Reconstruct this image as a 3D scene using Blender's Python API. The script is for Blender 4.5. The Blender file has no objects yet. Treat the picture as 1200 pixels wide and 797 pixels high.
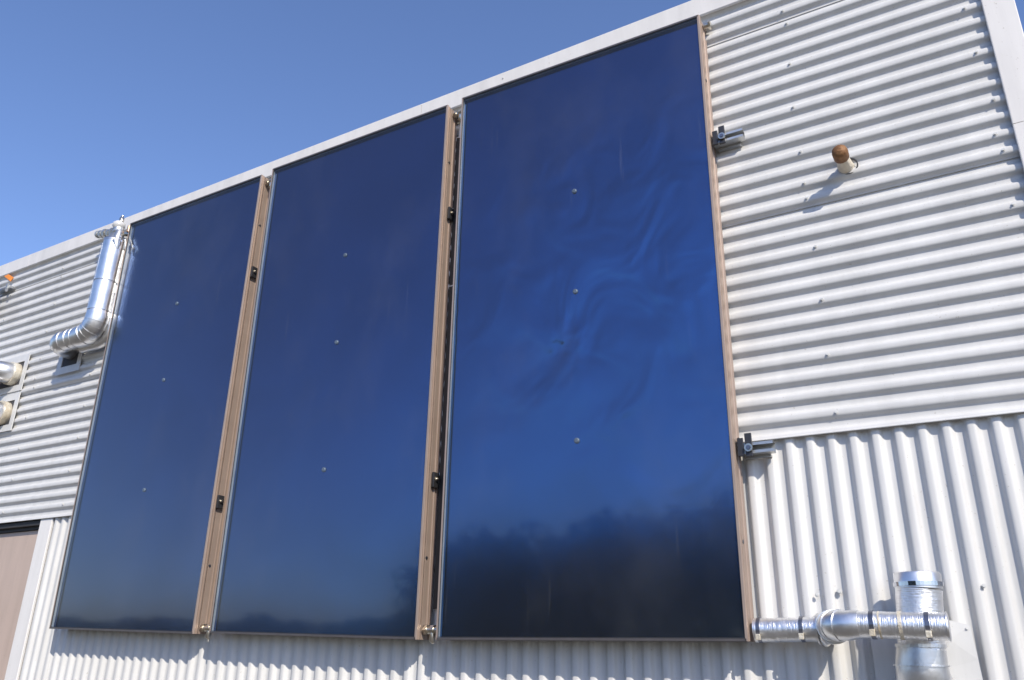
import bpy, math, random
from math import sin, cos, pi, radians, sqrt
from mathutils import Vector, Matrix, noise
random.seed(7)
sc = bpy.context.scene
col = sc.collection

# ------------------------------------------------------------------ camera
cam_d = bpy.data.cameras.new("camera")
cam_d.sensor_width = 36.0
cam_d.lens = 932.82 / 1200 * 36
cam_d.clip_start = 0.05
cam_d.clip_end = 9000
cam = bpy.data.objects.new("camera", cam_d)
col.objects.link(cam)
RR = [[0.86309, 0.17011, -0.47554], [0.50476, -0.32275, 0.80066], [0.01728, 0.93107, 0.36442]]
M = Matrix([[r[0], r[1], -r[2]] for r in RR])
cam.matrix_world = Matrix.Translation((2.1013, -2.9545, -0.0512)) @ M.to_4x4()
sc.camera = cam

# ------------------------------------------------------------------ sun and sky
SUN = Vector((1.13, -1.0, 1.14)).normalized()
elev = math.asin(SUN.z)
rotz = math.atan2(SUN.x, SUN.y)
world = bpy.data.worlds.new("World")
sc.world = world
world.use_nodes = True
wn = world.node_tree
bg = wn.nodes["Background"]
sky = wn.nodes.new("ShaderNodeTexSky")
sky.sky_type = 'NISHITA'
sky.sun_disc = False
sky.sun_elevation = elev
sky.sun_rotation = rotz
sky.altitude = 0
sky.air_density = 1.0
sky.dust_density = 0.6
sky.ozone_density = 2.5
bg.inputs[1].default_value = 0.15
sky_tint = wn.nodes.new("ShaderNodeMix")
sky_tint.data_type = 'RGBA'; sky_tint.blend_type = 'MULTIPLY'
sky_tint.inputs[0].default_value = 1
sky_tint.inputs[7].default_value = (1.06, 1.10, 1.33, 1)
wn.links.new(sky.outputs[0], sky_tint.inputs[6])
wn.links.new(sky_tint.outputs[2], bg.inputs[0])
sd = bpy.data.lights.new("sun", 'SUN')
sd.energy = 4.85
sd.angle = radians(0.53)
sd.color = (1.0, 0.92, 0.79)
so = bpy.data.objects.new("sun", sd)
so.rotation_euler = SUN.to_track_quat('Z', 'Y').to_euler()
so.location = (6, -8, 8)
col.objects.link(so)
sc.view_settings.view_transform = 'Standard'
sc.view_settings.look = 'None'
sc.view_settings.exposure = 0.08
sc.view_settings.gamma = 1.0
sc.view_settings.use_curve_mapping = False

# ------------------------------------------------------------------ materials
def new_mat(name):
    m = bpy.data.materials.new(name)
    m.use_nodes = True
    nt = m.node_tree
    return m, nt, nt.nodes["Principled BSDF"]

def N(nt, t, **kw):
    n = nt.nodes.new(t)
    for k, v in kw.items():
        if k in n.inputs:
            n.inputs[k].default_value = v
        else:
            setattr(n, k, v)
    return n

def grime(nt, bs, c1, c2, scale, stretch=(1, 1, 1), lo=.35, hi=.7, detail=6):
    """base colour varying between two colours by object-space noise"""
    tc = N(nt, "ShaderNodeTexCoord")
    mp = N(nt, "ShaderNodeMapping")
    mp.inputs["Scale"].default_value = stretch
    nz = N(nt, "ShaderNodeTexNoise", Scale=scale, Detail=detail, Roughness=.6)
    rp = N(nt, "ShaderNodeValToRGB")
    rp.color_ramp.elements[0].position = lo
    rp.color_ramp.elements[1].position = hi
    rp.color_ramp.elements[0].color = (*c1, 1)
    rp.color_ramp.elements[1].color = (*c2, 1)
    nt.links.new(tc.outputs["Object"], mp.inputs[0])
    nt.links.new(mp.outputs[0], nz.inputs["Vector"])
    nt.links.new(nz.outputs["Fac"], rp.inputs[0])
    nt.links.new(rp.outputs[0], bs.inputs["Base Color"])
    return mp, nz, rp

def bump(nt, bs, src, strength, dist, prev=None):
    b = N(nt, "ShaderNodeBump", Strength=strength, Distance=dist)
    nt.links.new(src, b.inputs["Height"])
    if prev:
        nt.links.new(prev.outputs[0], b.inputs["Normal"])
    nt.links.new(b.outputs[0], bs.inputs["Normal"])
    return b

def steel(name, c1, c2, rough=.45, streak=(1, 1, 1)):
    m, nt, bs = new_mat(name)
    mp, nz, rp = grime(nt, bs, c1, c2, 2.2, streak, .3, .62)
    # small dirt specks
    tc = N(nt, "ShaderNodeTexCoord")
    vz = N(nt, "ShaderNodeTexNoise", Scale=95.0, Detail=2.0)
    r2 = N(nt, "ShaderNodeValToRGB")
    r2.color_ramp.elements[0].position = .70
    r2.color_ramp.elements[1].position = .78
    r2.color_ramp.elements[0].color = (1, 1, 1, 1)
    r2.color_ramp.elements[1].color = (.72, .69, .64, 1)
    mx = N(nt, "ShaderNodeMix", data_type='RGBA', blend_type='MULTIPLY')
    mx.inputs[0].default_value = 1
    nt.links.new(tc.outputs["Object"], vz.inputs["Vector"])
    nt.links.new(vz.outputs["Fac"], r2.inputs[0])
    nt.links.new(rp.outputs[0], mx.inputs[6])
    nt.links.new(r2.outputs[0], mx.inputs[7])
    nt.links.new(mx.outputs[2], bs.inputs["Base Color"])
    oi = N(nt, "ShaderNodeObjectInfo")
    tone = N(nt, "ShaderNodeMapRange")
    tone.inputs[3].default_value = .95; tone.inputs[4].default_value = 1.03
    nt.links.new(oi.outputs["Random"], tone.inputs[0])
    m3 = N(nt, "ShaderNodeMapping")
    m3.inputs["Scale"].default_value = (11, 11, 1.1)
    n3 = N(nt, "ShaderNodeTexNoise", Scale=1.0, Detail=5.0, Roughness=.65)
    r3 = N(nt, "ShaderNodeMapRange")
    r3.inputs[1].default_value = .35; r3.inputs[2].default_value = .75
    r3.inputs[3].default_value = 1.0; r3.inputs[4].default_value = .87
    nt.links.new(tc.outputs["Object"], m3.inputs[0])
    nt.links.new(m3.outputs[0], n3.inputs["Vector"])
    nt.links.new(n3.outputs["Fac"], r3.inputs[0])
    ml = N(nt, "ShaderNodeMath", operation='MULTIPLY')
    nt.links.new(tone.outputs[0], ml.inputs[0]); nt.links.new(r3.outputs[0], ml.inputs[1])
    vs_ = N(nt, "ShaderNodeVectorMath", operation='SCALE')
    nt.links.new(mx.outputs[2], vs_.inputs[0]); nt.links.new(ml.outputs[0], vs_.inputs["Scale"])
    nt.links.new(vs_.outputs[0], bs.inputs["Base Color"])
    bs.inputs["Roughness"].default_value = rough
    n2 = N(nt, "ShaderNodeTexNoise", Scale=1.6, Detail=2.0)
    nt.links.new(tc.outputs["Object"], n2.inputs["Vector"])
    bump(nt, bs, n2.outputs["Fac"], .35, .03)
    return m

WHITE = steel("white_painted_steel", (.560, .557, .545), (.612, .610, .600), .42)
TRIM = steel("white_trim_steel", (.66, .64, .615), (.70, .68, .655), .40)
SHEETW = steel("white_flashing_sheet", (.54, .54, .53), (.62, .62, .61), .38)

def metal(name, c, rough, metallic=1.0, nscale=40, ns=.0, c2=None):
    m, nt, bs = new_mat(name)
    c2 = c2 or tuple(x * .8 for x in c)
    mp, nz, rp = grime(nt, bs, c2, c, 9, (1, 1, 1), .3, .65)
    bs.inputs["Metallic"].default_value = metallic
    bs.inputs["Roughness"].default_value = rough
    rr = N(nt, "ShaderNodeMapRange")
    rr.inputs[3].default_value = rough * .8
    rr.inputs[4].default_value = min(1, rough * 1.35)
    nt.links.new(nz.outputs["Fac"], rr.inputs[0])
    nt.links.new(rr.outputs[0], bs.inputs["Roughness"])
    if ns:
        tc = N(nt, "ShaderNodeTexCoord")
        n2 = N(nt, "ShaderNodeTexNoise", Scale=nscale, Detail=3.0)
        nt.links.new(tc.outputs["Object"], n2.inputs["Vector"])
        bump(nt, bs, n2.outputs["Fac"], ns, .01)
    return m

BRONZE = metal("bronze_anodised_aluminium", (.385, .300, .248), .40, .40, c2=(.35, .272, .225))
ALU = metal("aluminium_cladding", (.84, .84, .84), .34, 1, 14, .2)
def foil(name, ribs):
    m, nt, bs = new_mat(name)
    grime(nt, bs, (.70, .70, .70), (.86, .86, .86), 14, (1, 1, 1), .3, .6)
    bs.inputs["Metallic"].default_value = .93
    bs.inputs["Roughness"].default_value = .36
    tc = N(nt, "ShaderNodeTexCoord")
    mp = N(nt, "ShaderNodeMapping")
    mp.inputs["Scale"].default_value = ribs
    r = N(nt, "ShaderNodeTexNoise", Scale=1.0, Detail=2.0)
    n2 = N(nt, "ShaderNodeTexNoise", Scale=24.0, Detail=3.0)
    v = N(nt, "ShaderNodeTexVoronoi", Scale=34.0)
    v.feature = 'DISTANCE_TO_EDGE'
    for q in (n2, v): nt.links.new(tc.outputs["Object"], q.inputs["Vector"])
    nt.links.new(tc.outputs["Object"], mp.inputs[0]); nt.links.new(mp.outputs[0], r.inputs["Vector"])
    b_ = bump(nt, bs, r.outputs["Fac"], .55, .0030)
    b_ = bump(nt, bs, n2.outputs["Fac"], .35, .007, b_)
    bump(nt, bs, v.outputs["Distance"], .25, .004, b_)
    return m
FOIL = foil("embossed_foil_cladding", (320, 22, 22))
FOILV = foil("embossed_foil_cladding_upright", (22, 22, 320))
GALV = metal("galvanised_steel", (.55, .56, .56), .38, .9, 60, .1)
BRONZED = metal("dark_bronze_rail", (.115, .105, .105), .38, .4)
DARKM = metal("black_steel_clamp", (.06, .06, .065), .38, .6)
BAND = metal("polished_steel_band", (.55, .57, .62), .12, 1)
BANDD = metal("dull_steel_band", (.20, .21, .25), .3, .9)
BRASS = metal("nickel_brass_fitting", (.62, .58, .50), .28, 1, 50, .1)
COPPER = metal("tarnished_copper", (.72, .42, .25), .32, 1)
INNER = metal("grey_inner_frame", (.42, .45, .50), .5, .4)
RUBBER_SHADE = metal("dark_gasket_and_shade", (.03, .03, .032), .6, 0)  # gasket rubber, also the black put in where gaps lie in shade
SCREWM = metal("screw_head", (.62, .62, .60), .45, .1)
ORANGE = metal("orange_webbing", (.85, .28, .05), .7, 0)
DOORM = steel("tan_door_paint", (.45, .345, .285), (.49, .38, .315), .45)
CREAM = metal("cream_foam_insulation", (.62, .56, .46), .85, 0, 60, .5)
RUST = metal("rusty_brown_cap", (.15, .065, .025), .6, .2, 80, .4, c2=(.32, .165, .065))
TAPE = metal("yellowed_sealing_tape", (.70, .66, .56), .45, .4, 50, .4, c2=(.55, .45, .30))
STUD = metal("absorber_stud", (.15, .18, .23), .45, .3)
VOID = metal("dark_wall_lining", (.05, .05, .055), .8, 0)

# blue selective absorber: metallic foil; the one on the right is creased round its middle
def absorber_material(name, crease):
    m, nt, bs = new_mat(name)
    tc = N(nt, "ShaderNodeTexCoord")
    na = N(nt, "ShaderNodeTexNoise", Scale=1.7, Detail=2.0, Roughness=.5, Distortion=.5)
    # reflected sky gradient painted by view angle: azure square on, indigo oblique
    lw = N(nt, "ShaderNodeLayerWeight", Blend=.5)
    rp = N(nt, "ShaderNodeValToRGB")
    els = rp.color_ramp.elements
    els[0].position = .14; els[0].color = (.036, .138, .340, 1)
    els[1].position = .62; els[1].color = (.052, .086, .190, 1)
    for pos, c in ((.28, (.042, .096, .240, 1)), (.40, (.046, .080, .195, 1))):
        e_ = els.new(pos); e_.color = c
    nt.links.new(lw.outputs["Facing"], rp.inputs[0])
    nt.links.new(tc.outputs["Object"], na.inputs["Vector"])
    var = N(nt, "ShaderNodeMapRange")
    var.inputs[3].default_value = .78; var.inputs[4].default_value = 1.22
    nt.links.new(na.outputs["Fac"], var.inputs[0])
    sc_ = N(nt, "ShaderNodeVectorMath", operation='SCALE')
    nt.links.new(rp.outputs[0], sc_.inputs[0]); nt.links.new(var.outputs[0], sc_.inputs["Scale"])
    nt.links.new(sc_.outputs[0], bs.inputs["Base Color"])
    bs.inputs["Metallic"].default_value = 1
    bs.inputs["Roughness"].default_value = .16
    b = bump(nt, bs, na.outputs["Fac"], .06, .03)
    # horizontal strip seams, 118 mm apart
    sx = N(nt, "ShaderNodeSeparateXYZ")
    nt.links.new(tc.outputs["Object"], sx.inputs[0])
    md = N(nt, "ShaderNodeMath", operation='PINGPONG')
    md.inputs[1].default_value = .118
    nt.links.new(sx.outputs["Z"], md.inputs[0])
    mr = N(nt, "ShaderNodeMapRange")
    mr.inputs[1].default_value = 0; mr.inputs[2].default_value = .006
    nt.links.new(md.outputs[0], mr.inputs[0])
    b = bump(nt, bs, mr.outputs[0], .02, .0012, b)
    if crease:
        mp = N(nt, "ShaderNodeMapping")
        mp.inputs["Rotation"].default_value = (0, radians(-30), 0)
        mp.inputs["Scale"].default_value = (1.5, 1, 1.35)
        nt.links.new(tc.outputs["Object"], mp.inputs[0])
        nc = N(nt, "ShaderNodeTexNoise", Scale=2.3, Detail=2.0, Roughness=.38, Distortion=.9)
        nt.links.new(mp.outputs[0], nc.inputs["Vector"])
        # the creases lie in a patch round (0.8, 1.55)
        vm = N(nt, "ShaderNodeVectorMath", operation='DISTANCE')
        vm.inputs[1].default_value = (.85, REC, 1.55)
        nt.links.new(tc.outputs["Object"], vm.inputs[0])
        fall = N(nt, "ShaderNodeMapRange")
        fall.interpolation_type = 'SMOOTHSTEP'
        fall.inputs[1].default_value = .30; fall.inputs[2].default_value = 1.15
        fall.inputs[3].default_value = 1; fall.inputs[4].default_value = 0
        nt.links.new(vm.outputs["Value"], fall.inputs[0])
        mu = N(nt, "ShaderNodeMath", operation='MULTIPLY')
        cen = N(nt, "ShaderNodeMath", operation='SUBTRACT')
        cen.inputs[1].default_value = .5
        nt.links.new(nc.outputs["Fac"], cen.inputs[0])
        nt.links.new(cen.outputs[0], mu.inputs[0])
        nt.links.new(fall.outputs[0], mu.inputs[1])
        bump(nt, bs, mu.outputs[0], .78, .042, b)
    return m
REC = .021
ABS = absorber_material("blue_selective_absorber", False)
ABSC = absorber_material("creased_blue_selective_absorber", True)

# thin low-iron glass: clear, with a soft reflection and a little dust
GLASS = bpy.data.materials.new("collector_glass")
GLASS.use_nodes = True
g = GLASS.node_tree
for n in list(g.nodes):
    g.nodes.remove(n)
go = N(g, "ShaderNodeOutputMaterial")
gt = N(g, "ShaderNodeBsdfTransparent")
gt.inputs[0].default_value = (.93, .95, .95, 1)
gg = N(g, "ShaderNodeBsdfGlossy", Roughness=.05)
gd = N(g, "ShaderNodeBsdfDiffuse")
gd.inputs[0].default_value = (.55, .55, .55, 1)
gf = N(g, "ShaderNodeFresnel", IOR=1.58)
geo = N(g, "ShaderNodeNewGeometry")
gbf = N(g, "ShaderNodeMath", operation='SUBTRACT')
gbf.inputs[0].default_value = 1
gff = N(g, "ShaderNodeMath", operation='MULTIPLY')
g.links.new(geo.outputs["Backfacing"], gbf.inputs[1])
g.links.new(gf.outputs[0], gff.inputs[0])
g.links.new(gbf.outputs[0], gff.inputs[1])
gm = N(g, "ShaderNodeMixShader")
gm2 = N(g, "ShaderNodeMixShader")
gtc = N(g, "ShaderNodeTexCoord")
gmp = N(g, "ShaderNodeMapping")
gmp.inputs["Scale"].default_value = (1.4, 1.4, .9)
gn = N(g, "ShaderNodeTexNoise", Scale=1.2, Detail=7.0, Roughness=.65)
gr = N(g, "ShaderNodeMapRange")
gr.inputs[1].default_value = .50; gr.inputs[2].default_value = .85
gr.inputs[3].default_value = .010; gr.inputs[4].default_value = .028
gs = N(g, "ShaderNodeTexVoronoi", Scale=7.0)
gs2 = N(g, "ShaderNodeMapRange")
gs2.inputs[1].default_value = .0; gs2.inputs[2].default_value = .012
gs2.inputs[3].default_value = .22; gs2.inputs[4].default_value = 0
ga = N(g, "ShaderNodeMath", operation='ADD')
g.links.new(gtc.outputs["Object"], gmp.inputs[0])
g.links.new(gmp.outputs[0], gn.inputs["Vector"])
g.links.new(gtc.outputs["Object"], gs.inputs["Vector"])
g.links.new(gn.outputs["Fac"], gr.inputs[0])
g.links.new(gs.outputs["Distance"], gs2.inputs[0])
g.links.new(gr.outputs[0], ga.inputs[0])
g.links.new(gs2.outputs[0], ga.inputs[1])
gm3 = N(g, "ShaderNodeMapping")
gm3.inputs["Scale"].default_value = (42, 1, 2.2)
gn3 = N(g, "ShaderNodeTexNoise", Scale=1.0, Detail=3.0)
gr3 = N(g, "ShaderNodeMapRange")
gr3.inputs[1].default_value = .66; gr3.inputs[2].default_value = .80
gr3.inputs[3].default_value = 0; gr3.inputs[4].default_value = .022
g.links.new(gtc.outputs["Object"], gm3.inputs[0])
g.links.new(gm3.outputs[0], gn3.inputs["Vector"])
g.links.new(gn3.outputs["Fac"], gr3.inputs[0])
ga3 = N(g, "ShaderNodeMath", operation='ADD')
g.links.new(ga.outputs[0], ga3.inputs[0])
g.links.new(gr3.outputs[0], ga3.inputs[1])
g.links.new(gff.outputs[0], gm.inputs[0])
g.links.new(gt.outputs[0], gm.inputs[1])
g.links.new(gg.outputs[0], gm.inputs[2])
g.links.new(ga3.outputs[0], gm2.inputs[0])
g.links.new(gm.outputs[0], gm2.inputs[1])
g.links.new(gd.outputs[0], gm2.inputs[2])
g.links.new(gm2.outputs[0], go.inputs[0])

# ------------------------------------------------------------------ mesh helpers
class MB:
    def __init__(s):
        s.v = []; s.f = []; s.sm = []
    def add(s, vs, fs, smooth=False):
        o = len(s.v)
        s.v += [tuple(v) for v in vs]
        s.f += [tuple(i + o for i in f) for f in fs]
        s.sm += [smooth] * len(fs)
    def box(s, x0, x1, y0, y1, z0, z1):
        s.add([(x0, y0, z0), (x1, y0, z0), (x1, y1, z0), (x0, y1, z0), (x0, y0, z1), (x1, y0, z1), (x1, y1, z1), (x0, y1, z1)],
              [(0, 3, 2, 1), (4, 5, 6, 7), (0, 1, 5, 4), (1, 2, 6, 5), (2, 3, 7, 6), (3, 0, 4, 7)])
    def prism(s, prof, fn, a, b):
        """closed 2-D profile extruded from a to b; fn(p, t) gives the point"""
        n = len(prof)
        vs = [fn(p, a) for p in prof] + [fn(p, b) for p in prof]
        fs = [(i, (i + 1) % n, (i + 1) % n + n, i + n) for i in range(n)]
        fs += [tuple(range(n))[::-1], tuple(range(n, 2 * n))]
        s.add(vs, fs)
    def tube(s, pts, rad, n=28, caps=True, smooth=True):
        pts = [Vector(p) for p in pts]
        if not hasattr(rad, '__len__'):
            rad = [rad] * len(pts)
        tans = []
        for i in range(len(pts)):
            a = pts[max(0, i - 1)]; b = pts[min(len(pts) - 1, i + 1)]
            tans.append((b - a).normalized())
        t = tans[0]
        up = Vector((0, 0, 1)) if abs(t.z) < .9 else Vector((0, 1, 0))
        u = t.cross(up).normalized()
        vs = []
        for p, t, r in zip(pts, tans, rad):
            u = (u - t * u.dot(t)).normalized()
            w = t.cross(u)
            for k in range(n):
                a = 2 * pi * k / n
                vs.append(p + (u * cos(a) + w * sin(a)) * r)
        fs = []
        for i in range(len(pts) - 1):
            for k in range(n):
                fs.append((i * n + k, i * n + (k + 1) % n, (i + 1) * n + (k + 1) % n, (i + 1) * n + k))
        s.add(vs, fs, smooth)
        if caps:
            s.add(vs[:n], [tuple(range(n))])
            s.add(vs[-n:], [tuple(range(n))[::-1]])
    def ring(s, c, axis, r0, r1, w, n=28):
        """band of width w round a pipe"""
        c = Vector(c); axis = Vector(axis).normalized()
        up = Vector((0, 0, 1)) if abs(axis.z) < .9 else Vector((0, 1, 0))
        u = axis.cross(up).normalized(); v = axis.cross(u)
        vs = []
        for (r, o) in ((r0, -w / 2), (r1, -w / 2), (r1, w / 2), (r0, w / 2)):
            for k in range(n):
                a = 2 * pi * k / n
                vs.append(c + axis * o + (u * cos(a) + v * sin(a)) * r)
        fs = []
        for j in range(4):
            for k in range(n):
                fs.append((j * n + k, j * n + (k + 1) % n, ((j + 1) % 4) * n + (k + 1) % n, ((j + 1) % 4) * n + k))
        s.add(vs, fs)
    def build(s, name, mat, parent=None, warp=None, bevel=0):
        vs = [warp(*v) for v in s.v] if warp else s.v
        me = bpy.data.meshes.new(name)
        me.from_pydata(vs, [], s.f)
        for p, q in zip(me.polygons, s.sm):
            p.use_smooth = q
        import bmesh
        bm = bmesh.new(); bm.from_mesh(me)
        bmesh.ops.recalc_face_normals(bm, faces=bm.faces)
        if bevel:
            ed = [e for e in bm.edges if len(e.link_faces) == 2 and e.calc_face_angle(0) > .5]
            bmesh.ops.bevel(bm, geom=ed, offset=bevel, segments=2, affect='EDGES', profile=.6)
        bm.to_mesh(me); bm.free()
        me.materials.append(mat)
        o = bpy.data.objects.new(name, me)
        col.objects.link(o)
        if parent:
            o.parent = parent
        return o

def thing(name, label, cat, loc=(0, 0, 0), group=None):
    o = bpy.data.objects.new(name, None)
    o.empty_display_size = .1
    o.location = (0, 0, 0)
    col.objects.link(o)
    o["label"] = label; o["category"] = cat
    if group: o["group"] = group
    return o

def tag(o, label, cat, group=None):
    o["label"] = label; o["category"] = cat
    if group: o["group"] = group
    return o

def arc(c, a, b, r, n):
    """points of a quarter bend: corner c, incoming from direction a to direction b (unit vectors), radius r"""
    c = Vector(c); a = Vector(a); b = Vector(b)
    ctr = c - a * r + b * r
    return [ctr - b * r * cos(t) + a * r * sin(t) for t in [pi / 2 * i / n for i in range(n + 1)]]

# ------------------------------------------------------------------ the building
P = 0.0758  # wall scaled about the camera to a nearer plane; pitch and coordinates below include it
DU = 0.101       # crest plane of the upper wall
DL = 0.113       # crest plane of the lower wall
DEP = 0.019
GZ = -1.70
shed = thing('metal_building', 'white corrugated steel building that carries the three blue solar collectors', 'building')

def profile(t):
    """0 at a crest, DEP in a valley; t in pitches"""
    c = cos(2 * pi * t)
    c = math.tanh(1.8 * c) / math.tanh(1.8)
    return DEP * (1 - c) / 2

def sheet_h(z0, z1, x0, x1, y, zc, name='wall_sheet'):
    """sheet with horizontal corrugations; zc = height of a crest"""
    mb = MB(); st = P / 20
    n = max(2, int(round((z1 - z0) / st)))
    zs = [z0 + (z1 - z0) * i / n for i in range(n + 1)]
    xs = [x0 + (x1 - x0) * i / 24 for i in range(25)]
    vs = []
    for th in (0, .0009):
        for z in zs:
            for x in xs:
                w = .0012 * noise.noise(Vector((x * .9, z * 2.1, 3.1)))
                vs.append((x, y + profile((z - zc) / P) + th + w, z))
    m = len(xs); o = len(zs) * m
    fs = []
    for i in range(n):
        for j in range(m - 1):
            fs.append((i * m + j, i * m + j + 1, (i + 1) * m + j + 1, (i + 1) * m + j))
            fs.append((o + i * m + j, o + (i + 1) * m + j, o + (i + 1) * m + j + 1, o + i * m + j + 1))
    mb.add(vs, fs, True)
    e = []
    for j in range(m - 1):
        e.append((j, o + j, o + j + 1, j + 1))
        k = n * m
        e.append((k + j, k + j + 1, o + k + j + 1, o + k + j))
    for i in range(n):
        e.append((i * m, (i + 1) * m, o + (i + 1) * m, o + i * m))
        k = m - 1
        e.append((i * m + k, o + i * m + k, o + (i + 1) * m + k, (i + 1) * m + k))
    mb.add(vs, e, False)
    return mb

def sheet_v(x0, x1, z0, z1, y, xc):
    mb = MB(); st = P / 20
    n = max(2, int(round((x1 - x0) / st)))
    xs = [x0 + (x1 - x0) * i / n for i in range(n + 1)]
    zs = [z0 + (z1 - z0) * i / 6 for i in range(7)]
    vs = []
    for th in (0, .0009):
        for x in xs:
            for z in zs:
                w = .001 * noise.noise(Vector((x * 2.1, z * 1.1, 9.1)))
                vs.append((x, y + profile((x - xc) / P) + th + w, z))
    m = len(zs); o = len(xs) * m
    fs = []
    for i in range(n):
        for j in range(m - 1):
            fs.append((i * m + j, (i + 1) * m + j, (i + 1) * m + j + 1, i * m + j + 1))
            fs.append((o + i * m + j, o + i * m + j + 1, o + (i + 1) * m + j + 1, o + (i + 1) * m + j))
    mb.add(vs, fs, True)
    e = []
    for i in range(n):
        e.append((i * m, o + i * m, o + (i + 1) * m, (i + 1) * m))
        k = m - 1
        e.append((i * m + k, (i + 1) * m + k, o + (i + 1) * m + k, o + i * m + k))
    for j in range(m - 1):
        e.append((j, j + 1, o + j + 1, o + j))
        k = n * m
        e.append((k + j, o + k + j, o + k + j + 1, k + j + 1))
    mb.add(vs, e, False)
    return mb

XL, XR = -9.0, 2.455
ZC = 2.3885       # a crest height on the upper wall
ZLAP = 0.7227
screw_me = None
def screw(x, y, z, parent, big=1.0):
    global screw_me
    if screw_me is None:
        mb = MB()
        mb.tube([(0, .003, 0), (0, -.001, 0)], .0072, 12)     # washer
        mb.tube([(0, -.001, 0), (0, -.0065, 0)], .0044, 6, smooth=False)    # hex head
        o = mb.build('screw', SCREWM, parent)
        screw_me = o.data
    else:
        o = bpy.data.objects.new('screw', screw_me)
        col.objects.link(o); o.parent = parent
    o.location = (x, y, z); o.scale = (big, big, big)
    o.rotation_euler = (random.uniform(-.08, .08), random.uniform(0, 1), random.uniform(-.08, .08))
    return o

# three upper sheets, each lapped over the one below
sheetA = sheet_h(2.653, 2.885, XL, XR, DU - .010, ZC).build('wall_sheet', WHITE, shed)
sheetB = sheet_h(1.676, 2.685, XL, XR, DU - .006, ZC).build('wall_sheet', WHITE, shed)
sheetC = sheet_h(ZLAP + .0045, 1.722, XL, XR, DU, ZC).build('wall_sheet', WHITE, shed)
for k, xcol in enumerate((2.386, 1.695, -3.136, -3.829, -4.523)):
    for zz in (2.723, 2.648, 2.427, 2.207, 1.978, 1.759, 1.683, 1.461, 1.237, 1.01, .783):
        kk = round((zz * .9945 - ZC) / P)
        z = ZC + kk * P + .002
        par = sheetA if z > 2.653 else sheetB if z > 1.676 else sheetC
        yy = {sheetA: DU - .010, sheetB: DU - .006, sheetC: DU}[par]
        screw(xcol + random.uniform(-.012, .012), yy - .001, z + random.uniform(-.004, .004), par)
# drip flashing under the upper wall
mb = MB()
mb.prism([(.101, ZLAP + .0045), (.0985, ZLAP + .001), (.0985, ZLAP - .002), (.101, ZLAP - .003), (.142, ZLAP + .004), (.142, ZLAP + .010)],
         lambda p, t: (t, p[0], p[1]), XL, XR)
mb.build('drip_flashing', WHITE, shed)

# lower sheets with vertical corrugations, right of the door
XC = 1.506
XJ = -3.245
edges = [XJ] + [1.572 - 10 * P * k for k in range(6, 0, -1) if 1.572 - 10 * P * k > XJ + .1] + [1.572, 2.33, XR]
for i in range(len(edges) - 1):
    a, b = edges[i], edges[i + 1]
    s_ = sheet_v(a, b + (.03 if i < len(edges) - 2 else 0), GZ - .02, ZLAP + .003, DL + (.0018 if i % 2 else 0), XC).build('wall_sheet', WHITE, shed)
    if abs(b - 1.572) < .01:
        screw(1.545, DL + .000, .153, s_)
    if abs(a - 1.572) < .01:
        screw(1.619, DL + .006, .163, s_, 1.35)
        screw(2.059, DL + .002, .171, s_)
        screw(2.045, DL + .002, -.62, s_)

# lining behind the cladding, roof slab, gable return
mb = MB()
mb.box(XL, 2.53, .205, .30, GZ, 2.914)
mb.build('wall_lining', VOID, shed)
mb = MB()
mb.prism([(.088, 2.936), (.30, 2.949), (6.3, 3.03), (6.3, 2.915), (.30, 2.915), (.088, 2.915)], lambda p, t: (t, p[0], p[1]), XL, 2.53)
mb.build('roof', TRIM, shed)
mb = MB()
mb.box(2.50, 2.53, .302, 6.3, GZ, 2.909)
mb.build('side_wall', WHITE, shed)
# parapet capping: folded front with hem, in three lengths
for (a, b) in ((XL, -4.35), (-4.347, -.35), (-.347, 2.545)):
    mb = MB()
    prof = [(a - .024, b - .0165) for a, b in ((.108, 2.846), (.105, 2.850), (.104, 2.955), (.106, 2.9585), (.20, 2.971), (.20, 2.966), (.112, 2.950), (.111, 2.851), (.116, 2.849), (.116, 2.8445), (.110, 2.8435))]
    mb.prism(prof, lambda p, t: (t, p[0], p[1]), a, b)
    cp = mb.build('capping', TRIM, shed)
    x = a + .3
    for xr in ((.21,) if b < 0 and a > -5 else (2.2,) if a > -1 else (-5.0,)):
        screw(xr, .080, 2.902, cp, .7)
# corner trim in two lengths
for (a, b) in ((1.799, 2.826), (GZ, 1.7965)):
    mb = MB()
    mb.prism([(a - .0025, b - .024) for a, b in ((2.437, .122), (2.438, .1045), (2.441, .1035), (2.540, .1035), (2.5435, .107), (2.5435, .24), (2.538, .24), (2.538, .1095), (2.4435, .1095), (2.4435, .122))],
             lambda p, t: (p[0], p[1], t), a, b)
    mb.build('corner_trim', TRIM, shed)

# door opening at the lower left
mb = MB()
mb.prism([(a + .052, b - .036) for a, b in ((-3.415, .149), (-3.412, .1455), (-3.295, .1455), (-3.285, .1455), (-3.282, .149), (-3.282, .160), (-3.408, .1535), (-3.408, .236), (-3.415, .236))],
         lambda p, t: (p[0], p[1], t), GZ, ZLAP - .004)
mb.build('door_jamb', TRIM, shed)
door = MB()
door.box(-5.9, -3.373, .166, .202, GZ, .660)
door = door.build('door', DOORM, shed)
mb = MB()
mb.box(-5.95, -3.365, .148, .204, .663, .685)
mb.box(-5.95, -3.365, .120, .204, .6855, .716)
mb.build('shaded_door_head', RUBBER_SHADE, shed)  # head coloured near black to hold the shade under the upper wall
mb = MB()
mb.box(-3.51, -3.45, .156, .1655, -.70, -.66)
mb.tube([(-3.48, .16, -.68), (-3.48, .120, -.68), (-3.49, .116, -.68), (-3.58, .116, -.68)], .009, 12)
mb.build('handle', GALV, door)
mb = MB()
mb.box(-9, -5.96, .140, .204, GZ, ZLAP - .004)
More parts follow.
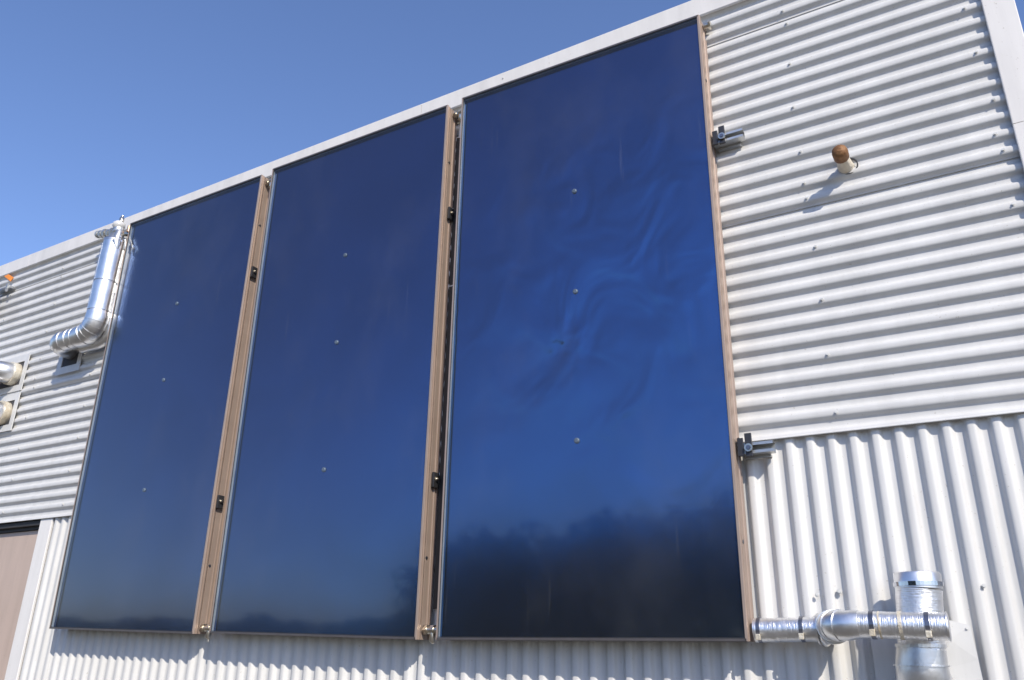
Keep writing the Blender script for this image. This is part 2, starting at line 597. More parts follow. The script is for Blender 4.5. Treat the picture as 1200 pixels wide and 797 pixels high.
mb.build('wall_sheet', WHITE, shed)

# ------------------------------------------------------------------ solar collectors
W0, H0, T0 = 1.325, 2.79, .100
LIP, REC = .010, .021
QUADS = [  # BL, BR, TL, TR corners on the wall-parallel front plane (x, z)
    ((-2.820, .028), (-1.541, .006), (-2.897, 2.796), (-1.553, 2.788)),
    ((-1.421, .010), (-.106, -.010), (-1.462, 2.802), (-.098, 2.787)),
    ((-.005, -.010), (1.320, -.004), (-.006, 2.796), (1.338, 2.762))]
LAB = ['leftmost blue solar collector, beside the silver vertical duct',
       'middle blue solar collector of the three on the wall',
       'rightmost blue solar collector, the largest in view, with tree reflections along its bottom']

def side_profile():
    """outer side of the frame: depth y against how far it stands out (o)"""
    pts = [(0, 0), (0, .0025), (.006, .0045), (.010, .0045), (.011, 0), (.020, 0), (.0205, .0045), (.0245, .0045), (.025, 0), (.032, -.002), (.038, -.002), (.0385, .001),
           (.072, .001), (.073, .0045), (.078, .0045), (.079, 0), (.092, 0), (.093, .005), (.100, .005)]
    return pts

for i, (bl, br, tl, tr) in enumerate(QUADS):
    def warp(x, y, z, bl=bl, br=br, tl=tl, tr=tr):
        u, v = x / W0, z / H0
        X = (1 - v) * ((1 - u) * bl[0] + u * br[0]) + v * ((1 - u) * tl[0] + u * tr[0])
        Z = (1 - v) * ((1 - u) * bl[1] + u * br[1]) + v * ((1 - u) * tl[1] + u * tr[1])
        return (X, y, Z)
    t = thing('solar_collector', LAB[i], 'solar panel', group='solar collectors side by side on the wall')
    sp = side_profile()
    # frame bars: right and left full height, top and bottom between
    outer = [(W0 - .004 + o, y) for (y, o) in sp]
    inner = [(W0 - .006, T0), (W0 - .006, .004), (W0 - LIP, .004), (W0 - LIP, 0)]
    mb = MB(); mb.prism(outer + inner, lambda p, q: (p[0], p[1], q), 0, H0)
    right = mb.build('frame_side', BRONZE, t, warp)
    mb = MB(); mb.prism([(W0 - x, y) for x, y in outer + inner], lambda p, q: (p[0], p[1], q), 0, H0)
    mb.build('frame_side', BRONZE, t, warp)
    for flip in (0, 1):
        mb = MB()
        pr = [(0.0, 0), (0, .012), (.003, .016), (.003, T0 - .01), (0, T0 - .006), (0, T0), (.006, T0), (.006, .004), (LIP - .001, .004), (LIP - .001, 0)]
        if flip: pr = [(H0 - a, b) for a, b in pr]
        mb.prism(pr, lambda p, q: (q, p[1], p[0]), .0065, W0 - .0065)
        mb.build('frame_rail', BRONZED, t, warp)
    # grey inner sides of the tray
    mb = MB()
    mb.box(.0065, .0085, .0085, REC, .0065, H0 - .0065)
    mb.box(W0 - .0085, W0 - .0065, .0085, REC, .0065, H0 - .0065)
    mb.box(.009, W0 - .009, .0085, REC, .0065, .0085)
    mb.box(.009, W0 - .009, .0085, REC, H0 - .0085, H0 - .0065)
    mb.build('tray_lining', INNER, t, warp)
    # dark gasket line between lip and glass
    mb = MB()
    for (a, b, c, d) in ((LIP, LIP + .0022, LIP, H0 - LIP), (W0 - LIP - .0022, W0 - LIP, LIP, H0 - LIP), (LIP + .0023, W0 - LIP - .0023, LIP, LIP + .0022), (LIP + .0023, W0 - LIP - .0023, H0 - LIP - .0022, H0 - LIP)):
        mb.box(a, b, .0008, .0040, c, d)
    mb.build('gasket', RUBBER_SHADE, t, warp)
    # absorber, gently quilted
    mb = MB(); nx, nz_ = 24, 56; vs = []
    for c in range(nz_ + 1):
        for r in range(nx + 1):
            x = .009 + (W0 - .018) * r / nx; z = .009 + (H0 - .018) * c / nz_
            vs.append((x, REC + .0006 * noise.noise(Vector((x * 2.2 + i * 7, z * 2.6, 1))), z))
    fs = [(c * (nx + 1) + r, c * (nx + 1) + r + 1, (c + 1) * (nx + 1) + r + 1, (c + 1) * (nx + 1) + r) for c in range(nz_) for r in range(nx)]
    mb.add(vs, fs, True)
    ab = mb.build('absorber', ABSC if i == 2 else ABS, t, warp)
    for zz in (2.022, 1.493, .798):
        mb = MB()
        c = (W0 / 2 + .003, zz - .005)
        mb.tube([(c[0], REC + .002, c[1]), (c[0], REC - .005, c[1]), (c[0], REC - .007, c[1])], [.013, .012, .008], 16)
        mb.build('stud', STUD, ab, warp)
    mb = MB(); mb.box(LIP - .004, W0 - LIP + .004, .0045, .0080, LIP - .004, H0 - LIP + .004)
    mb.build('glass', GLASS, t, warp)
    mb = MB(); mb.box(.0068, W0 - .0068, REC + .012, T0 - .004, .0068, H0 - .0068)
    mb.build('back_tray', INNER, t, warp)
    # screws in the right side
    for zz in (2.437, .345):
        mb = MB(); mb.tube([(W0 - .005, .045, zz), (W0 - .0005, .045, zz)], .0075, 10)
        mb.build('screw', BANDD, right, warp)

# clamps between neighbouring collectors, and couplings
def clamp(x, y, z, lab):
    t = thing('clamp', lab, 'clamp', group='black clamps on the collector sides')
    mb = MB(); mb.box(x, x + .014, y - .020, y + .020, z - .036, z + .036)
    mb.build('block', DARKM, t, bevel=.003)
    mb = MB(); mb.tube([(x + .014, y - .002, z + .004), (x + .020, y - .002, z + .004)], .012, 6, smooth=False)
    mb.tube([(x + .020, y - .002, z + .004), (x + .030, y - .002, z + .004)], .006, 10)
    mb.build('bolt', BRASS, t)
clamp(-1.546, .040, 2.10, 'upper black clamp between the left and middle collectors')
clamp(-1.540, .040, .690, 'lower black clamp between the left and middle collectors')
clamp(-.098, .068, 2.12, 'upper black clamp between the middle and right collectors')
clamp(-.102, .062, .690, 'lower black clamp between the middle and right collectors')

t = thing('gap_shade_strip', 'added black strip standing in for the shade in the gap between the middle and right collectors', 'strip')
mb = MB(); mb.box(-.094, -.008, .0945, .0985, .12, 2.62); mb.build('strip', RUBBER_SHADE, t)  # strip added to paint the gap's shade black; no real seal there

def coupling(x0, x1, y, z, drop, lab):
    t = thing('pipe_coupling', lab, 'pipe fitting', group='metal couplings between collectors')
    mb = MB(); xm = (x0 + x1) / 2
    mb.tube([(x0, y, z), (x1, y, z)], .0165, 20)
    mb.build('pipe', BRASS, t)
    for xx in (x0 + .012, xm, x1 - .012):
        mb = MB()
        mb.tube([(xx - .009, y, z), (xx + .009, y, z)], .0225, 6, smooth=False)
        mb.build('nut', BRASS, t)
    if drop:
        mb = MB()
        mb.tube([(xm, y - .004, z - .012), (xm, y - .006, z - .045), (xm + .004, y - .004, z - .048), (xm + .004, y - .002, z - drop)], [.013, .013, .009, .009], 14)
        mb.build('drain_stub', BRASS, t)
coupling(-1.549, -1.462, .050, 2.745, .085, 'brass coupling at the top between the left and middle collectors')
coupling(-.095, -.006, .066, 2.752, .17, 'silver coupling and stub at the top between the middle and right collectors')
coupling(-1.537, -1.421, .052, .035, .045, 'silver coupling at the bottom between the left and middle collectors')
coupling(-.102, -.005, .050, .030, .048, 'silver coupling at the bottom between the middle and right collectors')
t = thing('end_plug', 'small pale plug on the top right side of the rightmost collector', 'pipe fitting')
mb = MB(); mb.tube([(1.338, .070, 2.742), (1.362, .070, 2.742)], .016, 16); mb.build('plug', BRASS, t)
mb = MB(); mb.tube([(1.362, .070, 2.742), (1.372, .070, 2.742)], .022, 6, smooth=False); mb.build('nut', BRASS, t)

# mounting rails sticking out to the right, with their end clamps
def rail(z, x0, lab):
    t = thing('mounting_rail', lab, 'bracket', group='rail ends beside the right collector')
    mb = MB()
    y0, y1 = .048, .089
    a, b = x0 + .002, x0 + .135
    mb.box(a, b, y1 - .003, y1, z - .0205, z + .0205)
    mb.box(a, b, y0, y1 - .0031, z + .0175, z + .0205)
    mb.box(a, b, y0, y1 - .0031, z - .0205, z - .0175)
    mb.box(a, b, y0, y0 + .003, z + .010, z + .0174)
    mb.box(a, b, y0, y0 + .003, z - .0174, z - .010)
    mb.build('rail', GALV, t)
    mb = MB()
    mb.box(a + .01, b - .02, y1 + .0004, DL, z - .030, z - .022)
    mb.box(a + .01, b - .02, y1 + .0004, y1 + .004, z - .0215, z + .018)
    mb.build('wall_bracket', GALV, t)
    mb = MB()
    mb.box(x0 + .034, x0 + .060, .038, .0475, z - .034, z + .056)
    mb.box(x0 + .005, x0 + .0275, .038, .0475, z - .030, z + .040)
    mb.box(x0 + .005, x0 + .012, .0480, .080, z + .0215, z + .045)
    mb.build('clamp_plate', DARKM, t, bevel=.0015)
    mb = MB(); mb.ring((x0 + .048, .031, z - .002), (0, 1, 0), .009, .0155, .007, 20)
    mb.build('washer', BRASS, t)
    mb = MB(); mb.tube([(x0 + .048, .035, z - .002), (x0 + .048, .024, z - .002)], .0088, 6, smooth=False)
    mb.build('bolt', BANDD, t)
rail(2.083, 1.335, 'upper grey rail end with black clamp right of the rightmost collector')
rail(.683, 1.326, 'lower grey rail end with black clamp right of the rightmost collector')

# ------------------------------------------------------------------ pipes at the lower right
X, Y, Z = Vector((1, 0, 0)), Vector((0, 1, 0)), Vector((0, 0, 1))
def wobble_path(a, b, n):
    a = Vector(a); b = Vector(b)
    return [a.lerp(b, i / n) for i in range(n + 1)]
def wr(n, r, amp, seed):
    return [r + amp * noise.noise(Vector((k * .6, seed, 0))) for k in range(n)]

t = thing('clad_pipe', 'thin foil clad pipe running level from the bottom right corner of the rightmost collector', 'pipe')
pts = wobble_path((1.334, .052, .033), (1.556, .050, .038), 14)
mb = MB(); mb.tube(pts, wr(15, .0405, .0012, 1.0), 32)
mb.build('straight_run', FOIL, t)
# small bulged elbow turning towards the viewer
e1 = arc((1.606, .050, .040), (1, 0, 0), (0, -1, 0), .050, 6)
mb = MB(); mb.tube([(1.548, .050, .038)] + e1, [.044, .047, .050, .049, .0515, .050, .0505, .049], 32)
mb.build('elbow', ALU, t)
mb = MB()
for pp, ax in (((1.566, .050, .039), (1, 0, 0)), ((1.549, .050, .038), (1, 0, 0))):
    mb.ring(pp, ax, .042, .0505, .005)
mb.build('joint_band', ALU, t)
mb = MB(); mb.tube([(1.552 + .0045 * k, .050, .038) for k in range(8)], [.041, .050, .0545, .0565, .0565, .0545, .050, .043], 32, caps=False)
mb.build('bulged_ring', ALU, t)
e2 = arc((1.612, -.118, .044), (0, -1, 0), (1, 0, 0), .058, 7)
mb = MB(); mb.tube([(1.610, -.005, .041)] + e2 + [(1.690, -.119, .047), (1.702, -.119, .047)], [.044, .046, .047, .047, .0475, .047, .0465, .046, .045, .0435, .042], 32)
mb.build('elbow', ALU, t)
mb = MB()
mb.ring((1.609, -.012, .042), (0, 1, 0), .043, .0525, .006)
mb.ring((1.611, -.045, .043), (0, 1, 0), .045, .0515, .005)
for k in (1, 3, 5):
    a = pi / 2 * k / 7
    mb.ring(e2[k], Vector((sin(a), -cos(a), 0)), .045, .0495, .003)
mb.build('joint_band', ALU, t)
pts = wobble_path((1.668, -.119, .047), (1.948, -.119, .041), 16)
mb = MB(); mb.tube(pts, wr(17, .0400, .0012, 4.0), 32)
mb.build('straight_run', FOIL, t)
mb = MB(); mb.tube([(1.947, -.119, .041), (1.951, -.119, .041), (1.953, -.119, .041)], [.0425, .0425, .038], 32)
mb.build('end_cap', ALU, t)
for xx, yy, zz in ((1.352, .052, .034), (1.497, .050, .037), (1.742, -.119, .0455), (1.897, -.119, .042)):
    mb = MB(); mb.ring((xx, yy, zz), (1, 0, .01), .0395, .0425, .0125, 32)
    st = mb.build('strap', BANDD, t)
    mb = MB(); mb.box(xx - .008, xx + .009, yy - .048, yy - .0400, zz - .034, zz - .014)
    mb.build('buckle', TAPE, st, bevel=.002)
mb = MB(); mb.ring((1.822, -.119, .0437), (1, 0, .01), .0395, .0419, .010, 32); mb.build('tape', TAPE, t)
mb = MB(); mb.ring((1.763, -.119, .0447), (1, 0, .01), .0395, .0414, .005, 32); mb.build('tape', TAPE, t)

t = thing('clad_duct', 'thick silver capped pipe standing behind the thin pipe at the lower right', 'pipe')
vx, vy, vr = 1.868, .012, .0685
pts = wobble_path((vx - .012, vy, -.03), (vx + .008, vy, .158), 14)
mb = MB(); mb.tube(pts, wr(15, vr, .0015, 8.0), 40)
mb.build('straight_run', FOILV, t)
mb = MB(); mb.tube([(vx + .008, vy, .160), (vx + .010, vy, .205), (vx + .010, vy, .209)], [vr + .0015, vr + .0015, vr - .003], 40)
mb.build('end_cap', ALU, t)
mb = MB(); mb.ring((vx + .009, vy, .172), (0, 0, 1), vr, vr + .0048, .013, 40); mb.build('strap', BAND, t)
el = arc((vx - .018, vy, -.215), (0, 0, -1), (0, 1, 0), .145, 6)
path = [(vx - .012, vy, -.018)] + el + [(vx - .018, .20, -.215)]
mb = MB(); mb.tube(path, [vr + .003, vr + .007, vr + .010, vr + .008, vr + .009, vr + .007, vr + .008, vr + .006, vr + .004], 40, smooth=True)
mb.build('elbow', ALU, t)
mb = MB()
for k in (0, 1, 2, 3, 4, 5, 6):
    a = pi / 2 * k / 6
    c = el[k]; ax = Vector((0, sin(a), -cos(a)))
    mb.ring(c, ax, vr + .004, vr + .0125, .004, 40)
mb.build('joint_band', ALU, t)
mb = MB(); mb.ring((vx - .012, vy, -.012), (0, 0, 1), vr, vr + .006, .010, 40); mb.build('tape', ALU, t)
# flashing sheets round it on the wall
mb = MB()
mb.add([(1.700, .1070, .095), (1.770, .1070, .092), (1.775, .1070, -.40), (1.700, .1070, -.42), (1.700, .1080, .095), (1.770, .1080, .092), (1.775, .1080, -.40), (1.700, .1080, -.42)],
       [(0, 1, 2, 3), (4, 7, 6, 5), (0, 4, 5, 1), (1, 5, 6, 2), (2, 6, 7, 3), (3, 7, 4, 0)])
mb.build('flashing', SHEETW, shed)
mb = MB()   # right piece, with folded creases
A = [(1.905, .1055, .078), (2.000, .1070, .052), (1.935, .1000, .010), (2.006, .1070, -.05), (1.905, .1025, -.08), (2.010, .1070, -.16), (1.90, .1045, -.22), (2.01, .1070, -.40), (1.89, .1055, -.42)]
fsq = [(0, 1, 2), (1, 3, 2), (0, 2, 4), (2, 3, 4), (3, 5, 4), (4, 5, 6), (5, 7, 6), (6, 7, 8)]
mb.add(A, fsq); mb.add([(x, .1080, z) for x, y, z in A], fsq)
fl = mb.build('flashing', SHEETW, shed)
screw(1.990, .1062, .042, fl, .8)
mb = MB()   # top piece behind the duct, dark slot below it
mb.box(1.7705, 1.935, .1082, .1090, -.02, .088)
mb.build('flashing', SHEETW, shed)
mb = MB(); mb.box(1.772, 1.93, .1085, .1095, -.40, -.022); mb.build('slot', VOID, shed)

# ------------------------------------------------------------------ vent stub on the upper right wall
t = thing('vent_stub', 'short cream pipe stub with a rusty brown cap poking out of the upper right wall', 'pipe')
sx, sz = 1.852, 1.808
mb = MB(); mb.tube([(sx + .002, DU + .016, sz + .001), (sx, .085, sz), (sx - .001, .045, sz + .003), (sx - .003, .018, sz + .005)], [.033, .030, .025, .021], 24)
mb.build('pipe', CREAM, t)
mb = MB(); mb.tube([(sx - .003, .029, sz + .005), (sx - .003, .025, sz + .005), (sx - .003, -.010, sz + .007), (sx - .003, -.022, sz + .008), (sx - .003, -.030, sz + .008), (sx - .003, -.033, sz + .008)],
                   [.022, .0295, .0305, .028, .020, .008], 24)
mb.build('cap', RUST, t)
mb = MB(); mb.ring((sx + .010, DU - .003, sz + .001), (0, 1, 0), .033, .0385, .006, 24); mb.build('collar', RUBBER_SHADE, t)  # black ring puts the shade of the open gap into a solid

# ------------------------------------------------------------------ duct at the upper left
t = thing('clad_duct', 'shiny silver duct dropping beside the leftmost collector and bending left into the wall', 'pipe')
bx, by, br_ = -2.985, -.030, .073
zt, zb = 2.64, 1.945
mb = MB(); mb.tube(wobble_path((bx + .004, by, zt), (bx - .002, by, zb + .14), 12), wr(13, br_, .001, 2.0), 40)
mb.build('straight_run', ALU, t)
mb = MB(); mb.tube([(bx + .004, by, zt), (bx + .004, by, zt + .018), (bx + .004, by, zt + .020)], [br_ + .002, br_ + .002, br_ * .4], 40); mb.build('end_cap', ALU, t)
mb = MB(); e = arc((bx, by, zb), (0, 0, -1), (-1, 0, 0), .115, 6)
mb.tube([(bx - .002, by, zb + .15)] + e + [(bx - .20, by, zb)], [br_ + .002, br_ + .006, br_ + .005, br_ + .007, br_ + .005, br_ + .007, br_ + .005, br_ + .006, br_ + .001], 40)
mb.build('elbow', ALU, t)
mb = MB(); mb.tube(wobble_path((bx - .19, by, zb), (bx - .34, by, zb - .002), 6), br_, 40); mb.build('straight_run', ALU, t)
e2 = arc((bx - .44, by, zb - .004), (-1, 0, 0), (0, 1, 0), .095, 5)
mb = MB(); mb.tube([(bx - .33, by, zb - .002)] + e2 + [(bx - .44, .13, zb - .004), (bx - .44, .19, zb - .004)], [br_ + .002] + [br_ + .006, br_ + .003, br_ + .006, br_ + .003, br_ + .006, br_ + .003] + [br_, br_], 40)
mb.build('elbow', ALU, t)
mb = MB()
for c, ax in (((bx + .001, by, 2.33), Z), ((bx - .001, by, zb + .16), Z), ((bx - .18, by, zb), X), ((bx - .245, by, zb), X), ((bx - .325, by, zb), X)):
    mb.ring(c, ax, br_, br_ + .0045, .007, 40)
for k in (1, 2, 3, 4, 5):
    a = pi / 2 * k / 6
    mb.ring(e[k], Vector((-sin(a), 0, -cos(a))), br_, br_ + .0085, .003, 40)
mb.build('joint_band', ALU, t)
mb = MB(); mb.box(bx - .052, bx - .046, by - .0605, by - .050, zb + .17, zt - .01); mb.build('seam', ALU, t)
# square flashing where it enters
mb = MB()
fx0, fx1, fz0, fz1 = bx - .585, bx - .30, zb - .185, zb + .075
for (a, b, c, d) in ((fx0, fx1, fz0, fz0 + .055), (fx0, fx1, fz1 - .05, fz1), (fx0, fx0 + .05, fz0 + .0551, fz1 - .0501), (fx1 - .045, fx1, fz0 + .0551, fz1 - .0501)):
    mb.box(a, b, DU - .012, DU - .0055, c, d)
mb.build('flashing', SHEETW, shed)
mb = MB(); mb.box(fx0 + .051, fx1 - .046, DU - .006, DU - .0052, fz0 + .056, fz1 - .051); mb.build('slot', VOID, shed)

# thinner pipe behind it
t = thing('clad_pipe', 'slim silver pipe tucked between the left duct and the leftmost collector', 'pipe')
px_, py_ = -2.925, .052
mb = MB(); mb.tube([(px_, py_, 2.66)] + [(px_, py_, 2.3)] + arc((px_, py_, 1.900), (0, 0, -1), (-1, 0, 0), .12, 7) + [(px_ - .30, py_, 1.900)], .036, 24)
mb.build('pipe_run', ALU, t)
mb = MB()
for z in (2.45, 2.25, 2.06): mb.ring((px_, py_, z), Z, .035, .040, .008, 24)
mb.build('joint_band', ALU, t)
mb = MB(); mb.box(px_ + .034, px_ + .058, py_ - .04, py_ - .012, 2.055, 2.095); mb.build('bracket', BRASS, t, bevel=.003)

# valve and air vent at the top of the duct
t = thing('valve_assembly', 'cluster of brass and steel fittings with an air vent on top of the left duct', 'valve')
vx0, vy0, vz0 = -3.02, .000, 2.755
mb = MB(); mb.tube([(-2.905, .045, 2.722), (-2.97, .03, 2.742), (vx0, vy0, vz0), (-3.10, vy0, 2.768), (-3.18, vy0, 2.785)], [.018, .018, .026, .022, .020], 18); mb.build('tee_body', BRASS, t)
mb = MB()
for x, z, r in ((-3.07, 2.763, .040), (-3.12, 2.772, .033), (-3.17, 2.783, .036), (-3.225, 2.794, .030)):
    mb.tube([(x + .014, vy0, z - .003), (x - .014, vy0, z + .003)], r, 8, smooth=False)
mb.build('union_nut', GALV, t)
mb = MB(); mb.tube([(-3.18, vy0, 2.785), (-3.262, vy0, 2.800)], .021, 16); mb.tube([(-3.262, vy0, 2.800), (-3.275, vy0, 2.803)], .029, 16); mb.build('hose_tail', GALV, t)
mb = MB(); mb.tube([(vx0, vy0, vz0 + .03), (vx0, vy0, vz0 - .02), (vx0, vy0, 2.72), (vx0 + .005, vy0 - .01, 2.70), (vx0 + .012, vy0 - .02, 2.655)], [.036, .046, .040, .052, .056], 20); mb.build('riser', GALV, t)
mb = MB(); mb.tube([(vx0 - .01, vy0, 2.775), (vx0 - .01, vy0, 2.795), (vx0 - .01, vy0, 2.803), (vx0 - .01, vy0, 2.828), (vx0 - .01, vy0, 2.842)], [.030, .038, .044, .042, .028], 24); mb.build('vent_body', SHEETW, t)
mb = MB(); mb.tube([(vx0 + .01, vy0, 2.838), (vx0 + .01, vy0, 2.868), (vx0 + .01, vy0, 2.872), (vx0 + .01, vy0, 2.888)], [.017, .017, .012, .011], 14); mb.build('vent_cap', BRASS, t)
mb = MB(); mb.tube([(-2.862, .045, 2.716), (-2.902, .045, 2.721)], .024, 6, smooth=False); mb.tube([(-2.93, .02, 2.745), (-2.93, .02, 2.79)], .012, 12); mb.build('copper_union', COPPER, t)
mb = MB(); mb.tube([(-2.965, -.02, 2.73), (-2.930, -.05, 2.62), (-2.925, -.04, 2.56)], [.030, .034, .014], 14); mb.tube([(-2.93, .01, 2.67), (-2.925, .03, 2.60)], .022, 14); mb.build('pressure_valve', GALV, t)
mb = MB(); mb.tube([(-2.99, -.03, 2.665), (-2.93, -.035, 2.665)], .008, 10); mb.build('lever', BANDD, t)

# two pipe stubs with square flashings at the far left edge
for (pz, px2, lab, k) in ((1.858, -4.30, 'upper of the two taped pipe ends entering the wall at the left edge', 0),
                         (1.548, -4.30, 'lower of the two taped pipe ends entering the wall at the left edge', 1)):
    t = thing('clad_pipe', lab, 'pipe', group='taped pipes at the left edge')
    x1, z0, z1 = -3.985, pz - .145, pz + .145
    x0 = x1 - .40
    mb = MB()
    for (a, b, c, d) in ((x0, x1, z0, z0 + .05), (x0, x1, z1 - .05, z1), (x0, x0 + .05, z0 + .0501, z1 - .0501), (x1 - .045, x1, z0 + .0501, z1 - .0501)):
        mb.box(a, b, DU - .013, DU - .006, c, d)
    mb.build('flashing', SHEETW, shed)
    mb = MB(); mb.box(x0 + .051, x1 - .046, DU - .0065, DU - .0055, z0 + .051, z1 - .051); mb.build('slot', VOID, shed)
    c = x1 - .145
    mb = MB(); mb.tube([(c, .14, pz), (c, .045, pz)], [.086, .090], 32); mb.build('collar', TAPE, t)
    if k == 0:
        mb = MB(); mb.tube([(c, .05, pz)] + arc((c, -.05, pz), (0, -1, 0), (-1, 0, 0), .09, 6) + [(c - .5, -.05, pz)], .078, 32); mb.build('pipe_run', ALU, t)
        mb = MB()
        for q in (.05, .10, .16): mb.ring((c - .10 - q, -.05, pz), X, .077, .082, .006, 32)
        mb.build('joint_band', TAPE, t)
    else:
        mb = MB(); mb.tube([(c, .05, pz)] + arc((c, -.04, pz), (0, -1, 0), (-1, 0, 0), .085, 6) + [(c - .5, -.04, pz)], .076, 32); mb.build('pipe_run', ALU, t)
        mb = MB(); mb.ring((c - .11, -.04, pz), X, .075, .081, .02, 32); mb.build('tape', TAPE, t)

# dark fitting and orange strap at the very edge
t = thing('wall_fitting', 'dark grey fitting on the wall at the left edge, under the orange strap', 'fitting')
mb = MB(); mb.tube([(-4.64, .0, 2.40), (-4.64, .0, 2.52), (-4.645, .0, 2.55), (-4.645, .0, 2.70)], [.035, .055, .062, .045], 20); mb.build('body', BANDD, t)
mb = MB(); mb.box(-4.70, -4.50, .060, .10, 2.665, 2.685); mb.box(-4.53, -4.515, .045, .059, 2.63, 2.70); mb.build('bracket', GALV, t)
mb = MB()
mb.add([(-4.72, .088, 2.872), (-4.72, .088, 2.836), (-4.565, .084, 2.742), (-4.535, .084, 2.775), (-4.72, .0905, 2.872), (-4.72, .0905, 2.836), (-4.565, .0865, 2.742), (-4.535, .0865, 2.775)],
       [(0, 1, 2, 3), (4, 7, 6, 5), (0, 4, 5, 1), (1, 5, 6, 2), (2, 6, 7, 3), (3, 7, 4, 0)])
tag(mb.build('strap', ORANGE), 'frayed orange strap end under the roof capping at the left edge', 'strap')

# ------------------------------------------------------------------ surroundings (seen as reflections in the glass)
m, nt, bs = new_mat("gravel_and_dry_grass")
grime(nt, bs, (.09, .08, .05), (.20, .17, .125), .35, (1, 1, 1), .35, .65)
bs.inputs["Roughness"].default_value = .95
mb = MB(); mb.add([(-4000, -4000, GZ), (4000, -4000, GZ), (4000, 4000, GZ), (-4000, 4000, GZ)], [(0, 1, 2, 3)])
o = mb.build('ground', m); o['kind'] = 'structure'
m, nt, bs = new_mat("concrete_apron")
grime(nt, bs, (.07, .065, .055), (.12, .108, .09), 1.2, (1, 1, 1), .3, .7)
bs.inputs["Roughness"].default_value = .9
mb = MB(); mb.box(-9.5, 7, -6.0, .235, GZ + .004, GZ + .06)
o = mb.build('pavement', m); o['kind'] = 'structure'
# low wooded hills all along the horizon
m, nt, bs = new_mat("wooded_hillside")
grime(nt, bs, (.030, .045, .022), (.075, .095, .045), .02, (1, 1, 1), .35, .65)
bs.inputs["Roughness"].default_value = 1
mb = MB(); vs = []; fs = []; n = 120
for i in range(n):
    a = 2 * pi * i / n
    d = Vector((cos(a), sin(a), 0))
    h = 14 + 20 * noise.noise(Vector((cos(a) * 2.2, sin(a) * 2.2, 5))) + 8 * noise.noise(Vector((cos(a) * 9, sin(a) * 9, 2)))
    for r, z in ((700, GZ - 1), (900, h * .6), (1050, h), (1500, GZ - 1)):
        vs.append((d.x * r, d.y * r, z))
for i in range(n):
    j = (i + 1) % n
    for k in range(3):
        fs.append((i * 4 + k, j * 4 + k, j * 4 + k + 1, i * 4 + k + 1))
mb.add(vs, fs, True)
o = mb.build('hills', m); o['kind'] = 'structure'

LEAF, nt, bs = new_mat("dark_green_foliage")
grime(nt, bs, (.035, .058, .030), (.10, .14, .07), 1.3, (1, 1, 1), .35, .65)
bs.inputs["Roughness"].default_value = .7
BARK, nt, bs = new_mat("grey_brown_bark")
grime(nt, bs, (.09, .07, .05), (.20, .165, .13), 6, (1, 1, .2), .35, .65)
bs.inputs["Roughness"].default_value = .9

def tree_meshes(seed, h, r):
    rnd = random.Random(seed)
    tr = MB()
    tr.tube([(0, 0, 0), (.05, .02, h * .2), (.0, .08, h * .42), (.1, 0, h * .7)], [h * .035, h * .026, h * .02, h * .008], 10)
    cl = []
    for k in range(8):
        a = k * 2.4 + rnd.random(); z = h * (.32 + .06 * k)
        l = r * rnd.uniform(.6, .95)
        e = (cos(a) * l, sin(a) * l, z + h * rnd.uniform(.1, .2))
        tr.tube([(0, .05, z * .85), (e[0] * .5, e[1] * .5, z + .1), e], [h * .012, h * .008, h * .003], 6)
        cl.append((e, r * rnd.uniform(.38, .58)))
    cl.append(((0, 0, h * .85), r * .55)); cl.append(((0, 0, h * .6), r * .6))
    cr = MB(); vs = []; fs = []
    for c, cr_ in cl:
        for q in range(330):
            d = Vector((rnd.gauss(0, 1), rnd.gauss(0, 1), rnd.gauss(0, .8))).normalized() * cr_ * rnd.uniform(.45, 1.05)
            p = Vector(c) + d
            s = rnd.uniform(.10, .22)
            u = Vector((rnd.gauss(0, 1), rnd.gauss(0, 1), rnd.gauss(0, 1))).normalized()
            w = u.orthogonal().normalized() * s * .6
            u *= s
            o = len(vs)
            vs += [p - u, p + w, p + u, p - w]
            fs.append((o, o + 1, o + 2, o + 3))
    cr.add(vs, fs)
    return tr, cr
kinds = []
def tree(kind, x, y, s, rz, lab):
    t = bpy.data.objects.new('tree', None); col.objects.link(t)
    t.location = (x, y, GZ); t.scale = (s, s, s); t.rotation_euler = (0, 0, rz)
    t['label'] = lab; t['category'] = 'tree'; t['group'] = 'trees in the yard behind the viewer'
    tm, cm = kinds[kind]
    for nm, me in (('trunk', tm), ('crown', cm)):
        o = bpy.data.objects.new(nm, me); col.objects.link(o); o.parent = t
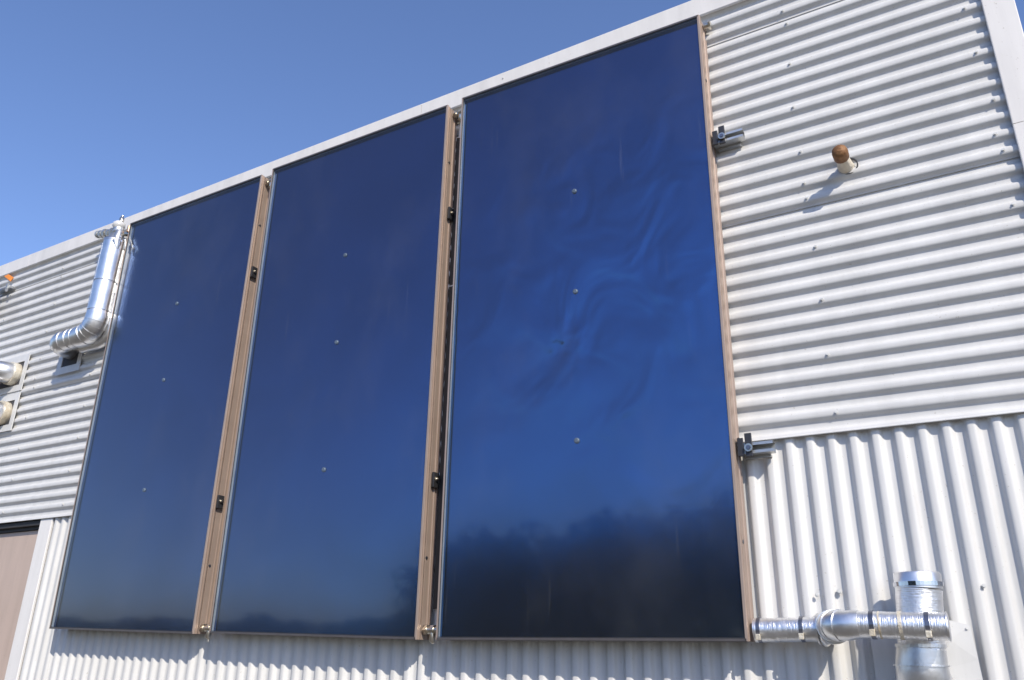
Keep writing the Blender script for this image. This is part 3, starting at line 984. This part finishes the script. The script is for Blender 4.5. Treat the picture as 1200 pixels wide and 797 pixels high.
for sd_, h, r in ((1, 6.6, 2.2), (2, 5.8, 2.5)):
    tr, cr = tree_meshes(sd_, h, r)
    a = tr.build('trunk', BARK); b = cr.build('crown', LEAF)
    kinds.append((a.data, b.data))
    bpy.data.objects.remove(a); bpy.data.objects.remove(b)
TR = [(0, -16.4, -25.5, .96, 0, 'round leafy tree at the left end of the row reflected in the right collector'),
      (1, -13.4, -25.0, 1.03, 1.1, 'broad leafy tree second along the row reflected in the right collector'),
      (0, -10.4, -25.5, .99, 2.0, 'tall leafy tree in the middle of the row reflected in the right collector'),
      (1, -7.2, -25.0, 1.06, 3.0, 'broad leafy tree fourth along the row reflected in the right collector'),
      (0, -3.9, -26.0, 1.09, 4.2, 'leafy tree at the right end of the row reflected in the right collector')]
for a in TR: tree(*a)
# clipped hedge under and beyond the trees
mb = MB(); rnd = random.Random(5); vs = []; fs = []
for q in range(9000):
    x = rnd.uniform(-18.2, 2); y = -23.2 + rnd.uniform(-.8, .8)
    z = GZ + rnd.uniform(0, 1) ** .8 * (4.35 + .35 * sin(x * 1.3) + .25 * sin(x * 3.7))
    s = rnd.uniform(.12, .26)
    u = Vector((rnd.gauss(0, 1), rnd.gauss(0, 1), rnd.gauss(0, 1))).normalized()
    w = u.orthogonal().normalized() * s * .6; u *= s; p = Vector((x, y, z)); o = len(vs)
    vs += [p - u, p + w, p + u, p - w]; fs.append((o, o + 1, o + 2, o + 3))
mb.add(vs, fs)
tag(mb.build('hedge', LEAF), 'tall dense hedge below the row of trees reflected in the right collector', 'hedge')
mb = MB(); vs = []; fs = []
for q in range(9000):
    x = rnd.uniform(-125, -20); y = -62 + rnd.uniform(-1.5, 1.5)
    z = GZ + rnd.uniform(0, 1) ** .8 * (4.1 + .5 * sin(x * .35) + .3 * sin(x * .9))
    s = rnd.uniform(.4, .8)
    u = Vector((rnd.gauss(0, 1), rnd.gauss(0, 1), rnd.gauss(0, 1))).normalized()
    w = u.orthogonal().normalized() * s * .6; u *= s; p = Vector((x, y, z)); o = len(vs)
    vs += [p - u, p + w, p + u, p - w]; fs.append((o, o + 1, o + 2, o + 3))
mb.add(vs, fs)
tag(mb.build('hedgerow', LEAF), 'distant low hedgerow reflected as a dark line at the foot of the left collectors', 'hedge')
